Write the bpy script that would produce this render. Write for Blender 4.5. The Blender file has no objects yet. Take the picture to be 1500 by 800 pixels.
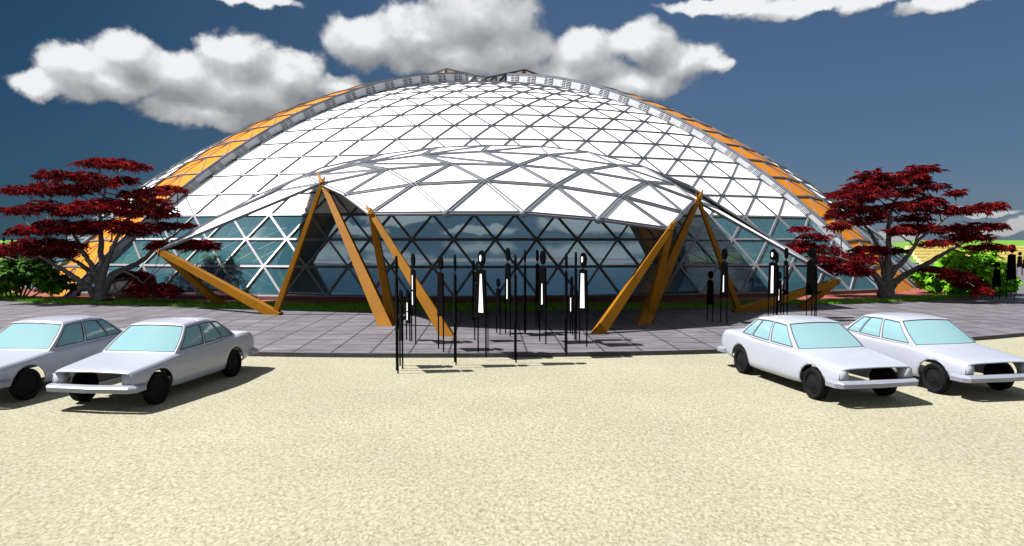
import bpy, bmesh, math, random
from mathutils import Vector, Matrix, noise as mnoise

R = math.radians
PI = math.pi
random.seed(7)
scene = bpy.context.scene
COL = scene.collection

# ------------------------------------------------------------------ camera model
F = 1010.0                       # focal length in pixels of the 1500 px wide photograph
CAM_H = 3.0
TILT = math.atan(50.0 / F)
CT, ST = math.cos(TILT), math.sin(TILT)

def ray(px, py):
    x, u = (px - 750.0) / F, (400.0 - py) / F
    return Vector((x, CT + u * ST, -ST + u * CT))

def at(px, py, depth):
    d = ray(px, py)
    return Vector((0, 0, CAM_H)) + d * (depth / d.y)

def gnd(px, py, z=0.0):
    d = ray(px, py)
    return Vector((0, 0, CAM_H)) + d * ((z - CAM_H) / d.z)

# ------------------------------------------------------------------ small helpers
def link(o, parent=None):
    COL.objects.link(o)
    if parent is not None:
        o.parent = parent
    return o

def tag(o, label=None, cat=None, group=None, kind=None):
    if label: o['label'] = label
    if cat: o['category'] = cat
    if group: o['group'] = group
    if kind: o['kind'] = kind
    return o

def empty(name, loc=(0, 0, 0), rz=0.0):
    o = bpy.data.objects.new(name, None)
    o.location = loc
    o.rotation_euler = (0, 0, rz)
    o.empty_display_size = 0.3
    return link(o)

def obj(name, bm, m, parent=None, smooth=None):
    bmesh.ops.recalc_face_normals(bm, faces=bm.faces[:])
    return obj_raw(name, bm, m, parent, smooth)

def obj_raw(name, bm, m, parent=None, smooth=None):
    me = bpy.data.meshes.new(name)
    bm.to_mesh(me)
    bm.free()
    if m is not None:
        me.materials.append(m)
    if smooth is not None:
        me.shade_smooth()
        if smooth < 180:
            try:
                me.set_sharp_from_angle(angle=R(smooth))
            except Exception:
                pass
    o = bpy.data.objects.new(name, me)
    return link(o, parent)

def bar(bm, p, q, w, h, up=Vector((0, 0, 1)), w2=None, h2=None, drop=0.0):
    """box of width w and height h along p-q, standing on the p-q line along up"""
    p, q = Vector(p), Vector(q)
    d = q - p
    if d.length < 1e-6: return
    d.normalize()
    side = d.cross(up)
    if side.length < 1e-4: side = d.cross(Vector((1, 0, 0)))
    side.normalize()
    n = side.cross(d).normalized()
    w2 = w if w2 is None else w2
    h2 = h if h2 is None else h2
    v = []
    for c, ww, hh in ((p, w, h), (q, w2, h2)):
        for a, b in ((-1, 0), (1, 0), (1, 1), (-1, 1)):
            v.append(bm.verts.new(c + side * (a * ww / 2) + n * (b * hh - drop)))
    for f in ((0, 1, 2, 3), (7, 6, 5, 4), (0, 4, 5, 1), (1, 5, 6, 2), (2, 6, 7, 3), (3, 7, 4, 0)):
        bm.faces.new([v[i] for i in f])

def cbar(bm, p, q, w, h, up=Vector((0, 0, 1)), w2=None, h2=None):
    bar(bm, p, q, w, h, up, w2, h2, drop=h / 2)

def box(bm, lo, hi):
    x0, y0, z0 = lo; x1, y1, z1 = hi
    v = [bm.verts.new(c) for c in ((x0,y0,z0),(x1,y0,z0),(x1,y1,z0),(x0,y1,z0),(x0,y0,z1),(x1,y0,z1),(x1,y1,z1),(x0,y1,z1))]
    for f in ((3,2,1,0),(4,5,6,7),(0,1,5,4),(1,2,6,5),(2,3,7,6),(3,0,4,7)):
        bm.faces.new([v[i] for i in f])

def tube(bm, pts, rads, seg=8):
    rings = []
    for i, p in enumerate(pts):
        a = pts[max(0, i - 1)]; b = pts[min(len(pts) - 1, i + 1)]
        d = (Vector(b) - Vector(a)).normalized()
        s = d.cross(Vector((0.31, 0.9, 0.2)))
        if s.length < 0.05: s = d.cross(Vector((1, 0, 0)))
        s.normalize(); t = d.cross(s)
        rings.append([bm.verts.new(Vector(p) + (s * math.cos(2*PI*k/seg) + t * math.sin(2*PI*k/seg)) * rads[i]) for k in range(seg)])
    for a, b in zip(rings, rings[1:]):
        for k in range(seg):
            bm.faces.new((a[k], a[(k+1) % seg], b[(k+1) % seg], b[k]))
    bm.faces.new(rings[0][::-1]); bm.faces.new(rings[-1])

def catmull(pts, n):
    """resample a polyline of tuples (any length) smoothly, n pieces per span"""
    out = []
    L = len(pts)
    for i in range(L - 1):
        p0, p1, p2, p3 = pts[max(0, i-1)], pts[i], pts[i+1], pts[min(L-1, i+2)]
        for k in range(n):
            t = k / n
            out.append(tuple(0.5 * ((2*b) + (c-a)*t + (2*a-5*b+4*c-d)*t*t + (-a+3*b-3*c+d)*t**3) for a, b, c, d in zip(p0, p1, p2, p3)))
    out.append(tuple(pts[-1]))
    return out

# ------------------------------------------------------------------ materials
def mat(name, color, rough=0.6, metal=0.0, spec=0.5, var=0.0, scale=3.0, bump=0.0, bscale=40.0, coat=0.0):
    m = bpy.data.materials.new(name); m.use_nodes = True
    nt = m.node_tree; N = nt.nodes; Lk = nt.links
    b = N['Principled BSDF']
    b.inputs['Base Color'].default_value = (*color, 1)
    b.inputs['Roughness'].default_value = rough
    b.inputs['Metallic'].default_value = metal
    b.inputs['Specular IOR Level'].default_value = spec
    b.inputs['Coat Weight'].default_value = coat
    if var > 0 or bump > 0:
        tc = N.new('ShaderNodeTexCoord')
    if var > 0:
        n = N.new('ShaderNodeTexNoise'); n.inputs['Scale'].default_value = scale; n.inputs['Detail'].default_value = 6
        Lk.new(tc.outputs['Object'], n.inputs['Vector'])
        mx = N.new('ShaderNodeMix'); mx.data_type = 'RGBA'
        mx.inputs[6].default_value = (*[c * (1 - var) for c in color], 1)
        mx.inputs[7].default_value = (*[min(1, c * (1 + var)) for c in color], 1)
        mr = N.new('ShaderNodeMapRange'); mr.inputs[1].default_value = 0.3; mr.inputs[2].default_value = 0.7
        Lk.new(n.outputs['Fac'], mr.inputs[0]); Lk.new(mr.outputs[0], mx.inputs[0]); Lk.new(mx.outputs[2], b.inputs['Base Color'])
    if bump > 0:
        n2 = N.new('ShaderNodeTexNoise'); n2.inputs['Scale'].default_value = bscale; n2.inputs['Detail'].default_value = 4
        Lk.new(tc.outputs['Object'], n2.inputs['Vector'])
        bp = N.new('ShaderNodeBump'); bp.inputs['Strength'].default_value = bump; bp.inputs['Distance'].default_value = 0.02
        Lk.new(n2.outputs['Fac'], bp.inputs['Height']); Lk.new(bp.outputs[0], b.inputs['Normal'])
    return m

M = {}
M['panel'] = mat('white_panel', (0.88, 0.88, 0.89), 0.45, var=0.03, scale=0.6)
M['rib'] = mat('grey_metal', (0.065, 0.07, 0.088), 0.45, 0.3, var=0.15, scale=2)
M['frame_light'] = mat('light_metal', (0.17, 0.175, 0.195), 0.45, 0.2, var=0.08, scale=2)
M['canopy_rib'] = mat('canopy_rib', (0.11, 0.118, 0.145), 0.45, 0.1, var=0.08, scale=2)
M['orange'] = mat('orange_panel', (0.46, 0.150, 0.001), 0.5, spec=0.12, var=0.05, scale=1.0)
M['brace'] = mat('orange_steel', (0.190, 0.078, 0.0011), 0.55, spec=0.12, var=0.12, scale=1.5)
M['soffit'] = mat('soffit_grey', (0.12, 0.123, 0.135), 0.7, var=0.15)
M['fascia'] = mat('fascia_grey', (0.36, 0.375, 0.42), 0.5, var=0.06)
M['vent'] = mat('vent_dark', (0.028, 0.030, 0.036), 0.6)
M['plinth'] = mat('plinth_red', (0.10, 0.03, 0.022), 0.8, var=0.2, scale=4)
M['bark'] = mat('grey_bark', (0.085, 0.078, 0.078), 0.9, var=0.35, scale=5, bump=0.8, bscale=14)
M['black'] = mat('black_steel', (0.0014, 0.0014, 0.0017), 0.6, spec=0.03)
M['white'] = mat('white_enamel', (0.85, 0.85, 0.85), 0.4)
M['car'] = mat('car_paint', (0.285, 0.30, 0.365), 0.30, spec=0.5, coat=0.3, var=0.03, scale=1.2)
M['chrome'] = mat('bumper_grey', (0.20, 0.215, 0.27), 0.35, 0.15, var=0.04)
M['tyre'] = mat('tyre_rubber', (0.0050, 0.0050, 0.0060), 0.8, spec=0.12, var=0.2, scale=8)
M['hub'] = mat('hub_dark', (0.0055, 0.0055, 0.0065), 0.75, spec=0.12)
M['floor'] = mat('interior_floor', (0.09, 0.12, 0.15), 0.05, spec=0.9, var=0.05)
M['stone'] = mat('yellow_stone', (0.62, 0.54, 0.24), 0.85, var=0.12, scale=1.5)
M['gap'] = mat('dark_stone', (0.06, 0.05, 0.03), 0.9)
M['kerb'] = mat('dark_kerb', (0.045, 0.043, 0.05), 0.8, var=0.2, scale=3)
M['cglass'] = mat('car_glass', (0.155, 0.275, 0.31), 0.08, spec=0.6)
M['gasket'] = mat('gasket', (0.02, 0.022, 0.025), 0.6)

def leaf_mat(name, c0, c1, c2, scale, trans=0.25):
    m = bpy.data.materials.new(name); m.use_nodes = True
    nt = m.node_tree; N = nt.nodes; Lk = nt.links
    b = N['Principled BSDF']; b.inputs['Roughness'].default_value = 0.7; b.inputs['Specular IOR Level'].default_value = 0.08
    g = N.new('ShaderNodeNewGeometry')
    rp = N.new('ShaderNodeValToRGB')
    rp.color_ramp.elements[0].color = (*c0, 1); rp.color_ramp.elements[1].color = (*c2, 1)
    e = rp.color_ramp.elements.new(0.5); e.color = (*c1, 1)
    Lk.new(g.outputs['Random Per Island'], rp.inputs[0]); Lk.new(rp.outputs[0], b.inputs['Base Color'])
    t = N.new('ShaderNodeBsdfTranslucent'); Lk.new(rp.outputs[0], t.inputs['Color'])
    mx = N.new('ShaderNodeMixShader'); mx.inputs[0].default_value = trans
    Lk.new(b.outputs[0], mx.inputs[1]); Lk.new(t.outputs[0], mx.inputs[2])
    Lk.new(mx.outputs[0], N['Material Output'].inputs['Surface'])
    return m
M['maple'] = leaf_mat('maple_leaf', (0.022, 0.0015, 0.003), (0.10, 0.0045, 0.007), (0.26, 0.010, 0.014), 1)
M['bright_leaf'] = leaf_mat('bright_leaf', (0.05, 0.17, 0.008), (0.10, 0.29, 0.010), (0.15, 0.40, 0.014), 1, 0.2)
M['green_leaf'] = leaf_mat('green_leaf', (0.014, 0.045, 0.005), (0.028, 0.09, 0.007), (0.06, 0.17, 0.012), 1, 0.2)
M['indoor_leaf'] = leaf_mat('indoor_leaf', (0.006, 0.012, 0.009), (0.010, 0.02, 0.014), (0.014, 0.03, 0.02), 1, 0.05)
M['blade'] = leaf_mat('grass_blade', (0.075, 0.20, 0.016), (0.12, 0.30, 0.024), (0.17, 0.38, 0.04), 1, 0.2)

def glass_mat(name='teal_glass', fac=0.36, body=(0.055, 0.19, 0.25)):
    m = bpy.data.materials.new(name); m.use_nodes = True
    nt = m.node_tree; N = nt.nodes; Lk = nt.links
    b = N['Principled BSDF']
    b.inputs['Base Color'].default_value = (*body, 1)
    b.inputs['Roughness'].default_value = 0.03
    b.inputs['Specular IOR Level'].default_value = 0.9
    b.inputs['IOR'].default_value = 1.7
    t = N.new('ShaderNodeBsdfTransparent'); t.inputs['Color'].default_value = (0.82, 0.93, 0.98, 1)
    mx = N.new('ShaderNodeMixShader'); mx.inputs[0].default_value = fac
    Lk.new(t.outputs[0], mx.inputs[1]); Lk.new(b.outputs[0], mx.inputs[2])
    Lk.new(mx.outputs[0], N['Material Output'].inputs['Surface'])
    return m
M['glass'] = glass_mat()
M['side_glass'] = glass_mat('side_glass', 0.80, (0.055, 0.15, 0.185))
M['clear_glass'] = glass_mat('clear_glass', 0.15)

def sand_mat():
    m = bpy.data.materials.new('sand'); m.use_nodes = True
    nt = m.node_tree; N = nt.nodes; Lk = nt.links
    b = N['Principled BSDF']; b.inputs['Roughness'].default_value = 0.95; b.inputs['Specular IOR Level'].default_value = 0.1
    tc = N.new('ShaderNodeTexCoord')
    mp = N.new('ShaderNodeMapping'); mp.inputs['Rotation'].default_value = (0, 0, R(28)); mp.inputs['Scale'].default_value = (1.0, 0.62, 1)
    Lk.new(tc.outputs['Object'], mp.inputs['Vector'])
    n1 = N.new('ShaderNodeTexNoise'); n1.inputs['Scale'].default_value = 24; n1.inputs['Detail'].default_value = 5; n1.inputs['Roughness'].default_value = 0.62; n1.inputs['Distortion'].default_value = 0.8
    n2 = N.new('ShaderNodeTexNoise'); n2.inputs['Scale'].default_value = 0.35; n2.inputs['Detail'].default_value = 3
    Lk.new(mp.outputs[0], n1.inputs['Vector']); Lk.new(tc.outputs['Object'], n2.inputs['Vector'])
    rp = N.new('ShaderNodeValToRGB')
    rp.color_ramp.elements[0].position = 0.36; rp.color_ramp.elements[0].color = (0.155, 0.147, 0.101, 1)
    rp.color_ramp.elements[1].position = 0.60; rp.color_ramp.elements[1].color = (0.277, 0.270, 0.210, 1)
    Lk.new(n1.outputs['Fac'], rp.inputs[0])
    mr = N.new('ShaderNodeMapRange'); mr.inputs[1].default_value = 0.3; mr.inputs[2].default_value = 0.7; mr.inputs[3].default_value = 0.93; mr.inputs[4].default_value = 1.07
    Lk.new(n2.outputs['Fac'], mr.inputs[0])
    vm = N.new('ShaderNodeVectorMath'); vm.operation = 'SCALE'
    Lk.new(rp.outputs[0], vm.inputs[0]); Lk.new(mr.outputs[0], vm.inputs['Scale']); Lk.new(vm.outputs[0], b.inputs['Base Color'])
    bp = N.new('ShaderNodeBump'); bp.inputs['Strength'].default_value = 0.35; bp.inputs['Distance'].default_value = 0.03
    Lk.new(n1.outputs['Fac'], bp.inputs['Height']); Lk.new(bp.outputs[0], b.inputs['Normal'])
    return m
M['sand'] = sand_mat()

def paving_mat():
    m = bpy.data.materials.new('paving'); m.use_nodes = True
    nt = m.node_tree; N = nt.nodes; Lk = nt.links
    b = N['Principled BSDF']; b.inputs['Roughness'].default_value = 0.7; b.inputs['Specular IOR Level'].default_value = 0.3
    tc = N.new('ShaderNodeTexCoord')
    mp = N.new('ShaderNodeMapping'); mp.inputs['Rotation'].default_value = (0, 0, R(-2.0))
    Lk.new(tc.outputs['Object'], mp.inputs['Vector'])
    br = N.new('ShaderNodeTexBrick'); br.offset = 0.0
    br.inputs['Scale'].default_value = 1.0; br.inputs['Brick Width'].default_value = 1.0; br.inputs['Row Height'].default_value = 1.0
    br.inputs['Mortar Size'].default_value = 0.034; br.inputs['Mortar Smooth'].default_value = 0.3; br.inputs['Bias'].default_value = 0.0
    br.inputs['Color1'].default_value = (0.084, 0.080, 0.095, 1); br.inputs['Color2'].default_value = (0.107, 0.101, 0.118, 1); br.inputs['Mortar'].default_value = (0.030, 0.026, 0.030, 1)
    Lk.new(mp.outputs[0], br.inputs['Vector'])
    mp2 = N.new('ShaderNodeMapping'); mp2.inputs['Scale'].default_value = (0.7, 3.2, 1)
    Lk.new(mp.outputs[0], mp2.inputs['Vector'])
    n = N.new('ShaderNodeTexNoise'); n.inputs['Scale'].default_value = 1.6; n.inputs['Detail'].default_value = 7; n.inputs['Distortion'].default_value = 0.6
    Lk.new(mp2.outputs[0], n.inputs['Vector'])
    mr = N.new('ShaderNodeMapRange'); mr.inputs[1].default_value = 0.32; mr.inputs[2].default_value = 0.68; mr.inputs[3].default_value = 0.62; mr.inputs[4].default_value = 1.3
    Lk.new(n.outputs['Fac'], mr.inputs[0])
    vm = N.new('ShaderNodeVectorMath'); vm.operation = 'SCALE'
    Lk.new(br.outputs['Color'], vm.inputs[0]); Lk.new(mr.outputs[0], vm.inputs['Scale'])
    Lk.new(vm.outputs[0], b.inputs['Base Color'])
    bp = N.new('ShaderNodeBump'); bp.inputs['Strength'].default_value = 0.4; bp.inputs['Distance'].default_value = 0.01; bp.invert = True
    Lk.new(br.outputs['Fac'], bp.inputs['Height']); Lk.new(bp.outputs[0], b.inputs['Normal'])
    return m
M['paving'] = paving_mat()
M['lawn'] = mat('lawn', (0.080, 0.185, 0.020), 0.9, spec=0.1, var=0.35, scale=2.5, bump=0.5, bscale=25)
M['field'] = mat('field', (0.090, 0.190, 0.028), 0.95, spec=0.05, var=0.18, scale=0.05)
M['bed'] = mat('red_bed', (0.17, 0.040, 0.026), 0.9, var=0.35, scale=6, bump=0.6, bscale=20)

# ------------------------------------------------------------------ the setting: ground
CX, CY = -2.25, 58.9             # centre of the dome
AZ0 = R(2.9)                     # the entrance axis turned slightly to the right

def polar(r, az):                # az measured from the direction towards the photographer, positive to the right
    return Vector((CX + r * math.sin(az), CY - r * math.cos(az), 0))

def interp(tab, x):
    if x <= tab[0][0]: return tab[0][1]
    for (a, fa), (b, fb) in zip(tab, tab[1:]):
        if x <= b: 
            t = (x - a) / (b - a); t = t * t * (3 - 2 * t)
            return fa + (fb - fa) * t
    return tab[-1][1]

def ring(name, rin, rout, z, m, n=240, a0=-PI, a1=PI, skirt=0.0):
    bm = bmesh.new(); rows = []
    for i in range(n + 1):
        az = a0 + (a1 - a0) * i / n
        d = math.degrees(az)
        p, q = polar(rin(d), az), polar(rout(d), az)
        rows.append([bm.verts.new((p.x, p.y, z)), bm.verts.new((q.x, q.y, z))] + ([bm.verts.new((q.x, q.y, z - skirt))] if skirt else []))
    for a, b in zip(rows, rows[1:]):
        for k in range(len(a) - 1):
            bm.faces.new((a[k], a[k+1], b[k+1], b[k]))
    return tag(obj_raw(name, bm, m), kind='structure')

bm = bmesh.new()
vs = [bm.verts.new(c) for c in ((-1600, -60, -0.06), (1600, -60, -0.06), (1600, 1500, -0.06), (-1600, 1500, -0.06))]
bm.faces.new(vs)
tag(obj('field', bm, M['field']), kind='structure')
bm = bmesh.new()
vs = [bm.verts.new(c) for c in ((-70, -30, 0), (70, -30, 0), (70, 34, 0), (-70, 34, 0))]
bm.faces.new(vs)
tag(obj('sand_ground', bm, M['sand']), kind='structure')

bm = bmesh.new()
wr = [[bm.verts.new((polar(r, R(a)).x, polar(r, R(a)).y, -0.02)) for r in (45.5, 120, 420, 1400)] for a in range(148, 214, 4)]
for a, b in zip(wr, wr[1:]):
    for k in range(3): bm.faces.new((a[k], a[k+1], b[k+1], b[k]))
tag(obj('added_sky_mirror', bm, mat('added_sky_mirror', (0.01, 0.03, 0.05), 0.04, spec=0.8)), kind='structure')  # added sheet behind the dome, mirrors the sky seen through the glazing
PAVE_Z, LAWN_Z, BED_Z = 0.10, 0.125, 0.15
pave_r = lambda d: interp([(-140, 46), (-110, 52), (-75, 44), (-50, 41.9), (0, 41.6), (35, 41.9), (55, 44), (80, 66), (100, 66), (125, 54), (140, 46)], d)
lawn_r = lambda d: interp([(-110, 37.0), (-40, 34.2), (-22, 31.7), (0, 31.2), (24, 31.8), (32, 33.0), (42, 34.6), (58, 36.8), (75, 39), (120, 37)], d)
bed_r = lambda d: interp([(-60, 33.4), (-42, 33.0), (-25, 30.0), (0, 27.9), (25, 30.2), (38, 32.6), (48, 34.0), (70, 34.4), (180, 34.0)], d)
ring('paving', lambda d: 24.0, pave_r, PAVE_Z, M['paving'])
ring('kerb', lambda d: pave_r(d) - 0.04, lambda d: pave_r(d) + 0.02, PAVE_Z + 0.012, M['kerb'], n=480, skirt=0.15)
ring('lawn', lambda d: 24.5, lawn_r, LAWN_Z, M['lawn'], skirt=0.03, a0=R(-125), a1=R(125))
ring('planting_bed', lambda d: 25.0, bed_r, BED_Z, M['bed'], skirt=0.03, a0=R(-125), a1=R(125))

# short grass on the visible part of the lawn
bm = bmesh.new()
rg = random.Random(3)
for i in range(34000):
    d = rg.uniform(-48, 62)
    r0, r1 = bed_r(d) + 0.05, lawn_r(d) + 0.06
    r = r1 - (r1 - r0) * rg.random() ** 1.25
    p = polar(r, R(d)); p.z = LAWN_Z - 0.005
    h = rg.uniform(0.05, 0.13); a = rg.uniform(0, PI); w = rg.uniform(0.012, 0.022)
    s = Vector((math.cos(a), math.sin(a), 0)) * w
    tip = p + Vector((rg.gauss(0, 0.03), rg.gauss(0, 0.03), h))
    bm.faces.new([bm.verts.new(p - s), bm.verts.new(p + s), bm.verts.new(tip)])
tag(obj_raw('grass', bm, M['blade']), kind='stuff')

# ------------------------------------------------------------------ the dome
RB, HS, PHI, SW = 31.9, 16.0, 0.69, 2.42
AZR, AZL = 46.2, -45.5                   # the two front strips, either side of the axis
def strip_prof(t):
    return RB * math.sin(PHI * t) / math.sin(PHI), HS * (math.cos(PHI * t) - math.cos(PHI)) / (1 - math.cos(PHI))
def strip_normal(t):
    return math.sin(PHI * t), math.cos(PHI * t)

def loc_to_w(az, along, side, z):
    """dome frame: along the direction az, side metres to its right as seen from outside looking in the +az sense"""
    u = Vector((math.sin(az), -math.cos(az), 0)); v = Vector((math.cos(az), math.sin(az), 0))
    return Vector((0, 0, z)) + u * along + v * side

T0 = math.asin(4.6 * math.sin(PHI) / RB) / PHI
NR = 18                                   # rows of triangles from crown to ground

def tk(k): return T0 + (1 - T0) * k / NR

def shell_point(az_c, t, s, kr, zd, delta, hb=45.0):
    """point of the shell sector round azimuth az_c; s in -1..1 between its two strips"""
    r, z = strip_prof(t)
    zz = 0.30 + (HS - zd - 0.30) * (z / HS)
    rr = r * kr
    al = rr * 1.0
    half = math.atan2(SW, max(al, 1e-3))
    th = R(hb) - half
    rad = math.hypot(al, SW)
    rad *= 1 - delta * t ** 1.5 * (1 - s * s)
    a = az_c + th * s
    return loc_to_w(a, rad, 0, zz)

bld = empty('dome_building', (CX, CY, 0), 0)
tag(bld, 'large white triangulated dome with orange strips, glazed base and spiky entrance canopy', 'building')

MR = 2                                    # edges of the topmost row
GR = 3                                    # glazed rows at the bottom
def sector(az_c, kr, zd, delta, hb):
    nodes = []
    for k in range(NR + 1):
        row = []
        for i in range(k + MR + 1):
            s = -1 + 2 * i / (k + MR)
            row.append(shell_point(az_c, tk(k), s, kr, zd, delta, hb))
        nodes.append(row)
    return nodes

def tri_surface(nodes, k0, k1):
    bm = bmesh.new()
    vv = {}
    def V(k, i):
        if (k, i) not in vv: vv[(k, i)] = bm.verts.new(nodes[k][i])
        return vv[(k, i)]
    for k in range(k0, k1):
        for i in range(k + MR + 1):
            bm.faces.new((V(k, i), V(k+1, i), V(k+1, i+1)))
            if i < k + MR: bm.faces.new((V(k, i), V(k+1, i+1), V(k, i+1)))
    return bm

def lattice(nodes, k0, k1, w, h):
    bm = bmesh.new()
    def up(p): return (Vector((p.x, p.y, p.z + 14))).normalized()
    for k in range(k0, k1 + 1):
        for i in range(k + MR + 1):
            p = nodes[k][i]
            if i < k + MR: bar(bm, p, nodes[k][i+1], w, h, up(p), drop=0.02)
            if k < k1:
                bar(bm, p, nodes[k+1][i], w, h * 1.05, up(p), drop=0.02)
                bar(bm, p, nodes[k+1][i+1], w, h * 1.05, up(p), drop=0.02)
    return bm

SECT = {}
FRC, FRH = (AZR + AZL) / 2, (AZR - AZL) / 2
RIC, RIH = (AZR + 135) / 2, (135 - AZR) / 2
LEC, LEH = (AZL - 135) / 2, (135 + AZL) / 2
for name, azd, kr, zd, delta, hb in (('front', FRC, 0.978, 0.72, 0.137, FRH), ('right', RIC, 1.0, 0.30, -0.045, RIH), ('back', 180, 0.985, 0.8, 0.02, 45), ('left', LEC, 1.0, 0.30, -0.045, LEH)):
    az_c = AZ0 + R(azd)
    nd = sector(az_c, kr, zd, delta, hb); SECT[name] = nd
    if name == 'back':
        # unseen far side: made clear glass to let sky light through the dome
        gb = obj_raw('glass_band', tri_surface(nd, 0, NR), M['clear_glass'], bld)
        obj('mullions', lattice(nd, 0, NR - 5, 0.06, 0.08), M['frame_light'], gb)
        continue
    sh = obj_raw('shell', tri_surface(nd, 0, NR - GR), M['panel'], bld)
    obj('lattice', lattice(nd, 0, NR - GR, 0.054, 0.09), M['rib'], sh)
    gb = obj_raw('glass_band', tri_surface(nd, NR - GR, NR), M['glass' if name == 'front' else 'side_glass'], bld)
    obj('mullions', lattice(nd, NR - GR, NR, 0.105, 0.09), M['frame_light'], gb)
    bm = bmesh.new()
    base = nd[NR]
    lo = []
    for p in base:
        o = Vector((p.x, p.y, 0)).normalized()
        lo.append((bm.verts.new(p + o * 0.10 + Vector((0, 0, 0.02))), bm.verts.new(Vector((p.x, p.y, 0.0)) + o * 0.18), bm.verts.new(p - o * 0.12 + Vector((0, 0, 0.02)))))
    for a, b in zip(lo, lo[1:]):
        bm.faces.new((a[1], b[1], b[0], a[0])); bm.faces.new((a[0], b[0], b[2], a[2]))
    obj('plinth', bm, M['plinth'], bld)

# interior floor
bm = bmesh.new()
fv = []
for i in range(96):
    a = 2 * PI * i / 96
    fv.append(bm.verts.new((25.3 * math.sin(a), -25.3 * math.cos(a), 0.22)))
bm.faces.new(fv)
obj('floor', bm, M['floor'], bld)

# four orange strips with their lattice, fascias and vents
for sgn_az, kin in ((AZL, 1), (AZR, -1), (135, 0), (-135, 0)):
    az = AZ0 + R(sgn_az)
    seg = NR
    bm = bmesh.new(); rib = bmesh.new()
    edges = []
    for k in range(0, seg * 2 + 1):
        t = T0 + (1 - T0) * k / (seg * 2)
        r, z = strip_prof(t)
        edges.append([loc_to_w(az, r, s * SW, z + 0.10 * (1 - s * s)) for s in (-1, 0, 1)])
    vr = [[bm.verts.new(p) for p in e] for e in edges]
    for a, b in zip(vr, vr[1:]):
        for j in range(2): bm.faces.new((a[j], b[j], b[j+1], a[j+1]))
    st = obj_raw('orange_strip', bm, M['orange'], bld)
    for k in range(0, len(edges), 2):
        e = edges[k]; up = Vector((e[1].x, e[1].y, e[1].z + 20)).normalized()
        bar(rib, e[0], e[1], 0.09, 0.10, up, drop=0.02); bar(rib, e[1], e[2], 0.09, 0.10, up, drop=0.02)
        if k + 2 < len(edges):
            n = edges[k + 2]
            for j in (0, 2): bar(rib, e[j], n[j], 0.10, 0.12, up, drop=0.04)
            bar(rib, e[1], n[1], 0.05, 0.06, up, drop=0.02)
            m_ = edges[k + 1]
            bar(rib, e[1], n[0], 0.05, 0.06, up, drop=0.02); bar(rib, e[1], n[2], 0.05, 0.06, up, drop=0.02)
    obj('strip_lattice', rib, M['canopy_rib'], st)
    # side walls down to the shells
    for side in (-1, 1):
        inner = (kin == 1 and side == 1) or (kin == -1 and side == -1)
        nd = None
        pts = []
        for k in range(seg + 1):
            t = tk(k); r, z = strip_prof(t)
            top = loc_to_w(az, r, side * SW, z)
            if inner or kin == 0:
                s_edge = -1 if side == 1 else 1
                azc = AZ0 + (R(FRC) if inner else (R(180) if (sgn_az, side) in ((135, 1), (-135, -1)) else (R(RIC) if sgn_az > 0 else R(LEC))))
                prm = (0.978, 0.72, 0.137, FRH) if inner else (0.965, 0.9, 0.0)
                bot = shell_point(azc, t, s_edge, *prm)
            else:
                bot = shell_point(AZ0 + R(RIC if sgn_az > 0 else LEC), t, -1 if side == 1 else 1, 1.0, 0.30, -0.045, RIH if sgn_az > 0 else LEH)
            bot = bot - Vector((0, 0, 0.25))
            pts.append((top, bot))
        bm = bmesh.new()
        w = [(bm.verts.new(a), bm.verts.new(b)) for a, b in pts]
        for a, b in zip(w, w[1:]): bm.faces.new((a[0], b[0], b[1], a[1]))
        fa = obj('fascia', bm, M['fascia'], bld)
        if inner:
            for k in range(0, seg - 1):
                bm = bmesh.new()
                (t0, b0), (t1, b1) = pts[k], pts[k + 1]
                b0 = t0 + (b0 - t0) * 0.80; b1 = t1 + (b1 - t1) * 0.80
                nrm = (t1 - t0).cross(b0 - t0).normalized()
                if nrm.dot(loc_to_w(AZ0, 1, 0, 0)) < 0 : nrm = -nrm
                def P(u, v): 
                    a = t0 + (t1 - t0) * u; b = b0 + (b1 - b0) * u
                    return a + (b - a) * v
                u0, u1, v0, v1 = 0.26, 0.72, 0.12, 0.90
                q = [P(u0, v0), P(u1, v0), P(u1, v1), P(u0, v1)]
                bm.faces.new([bm.verts.new(c + nrm * 0.015) for c in q])
                ve = obj('vent', bm, M['vent'], fa)
                # louvre slats belong to the vent's own mesh: second material slot
                bm2 = bmesh.new()
                for j in range(5):
                    v = v0 + (v1 - v0) * (j + 0.5) / 5
                    cbar(bm2, P(u0, v) + nrm * 0.045, P(u1, v) + nrm * 0.045, 0.040, 0.03, nrm)
                for j in (0.5,):
                    cbar(bm2, P(u0 + (u1-u0)*j, v0) + nrm * 0.04, P(u0 + (u1-u0)*j, v1) + nrm * 0.04, 0.05, 0.03, nrm)
                me2 = bpy.data.meshes.new('tmp'); bm2.to_mesh(me2); bm2.free()
                ve.data.materials.append(M['fascia'])
                bmj = bmesh.new(); bmj.from_mesh(ve.data); n0 = len(bmj.faces)
                bmj.from_mesh(me2); bmj.faces.ensure_lookup_table()
                for fc in bmj.faces[n0:]: fc.material_index = 1
                bmj.to_mesh(ve.data); bmj.free(); bpy.data.meshes.remove(me2)

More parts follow.
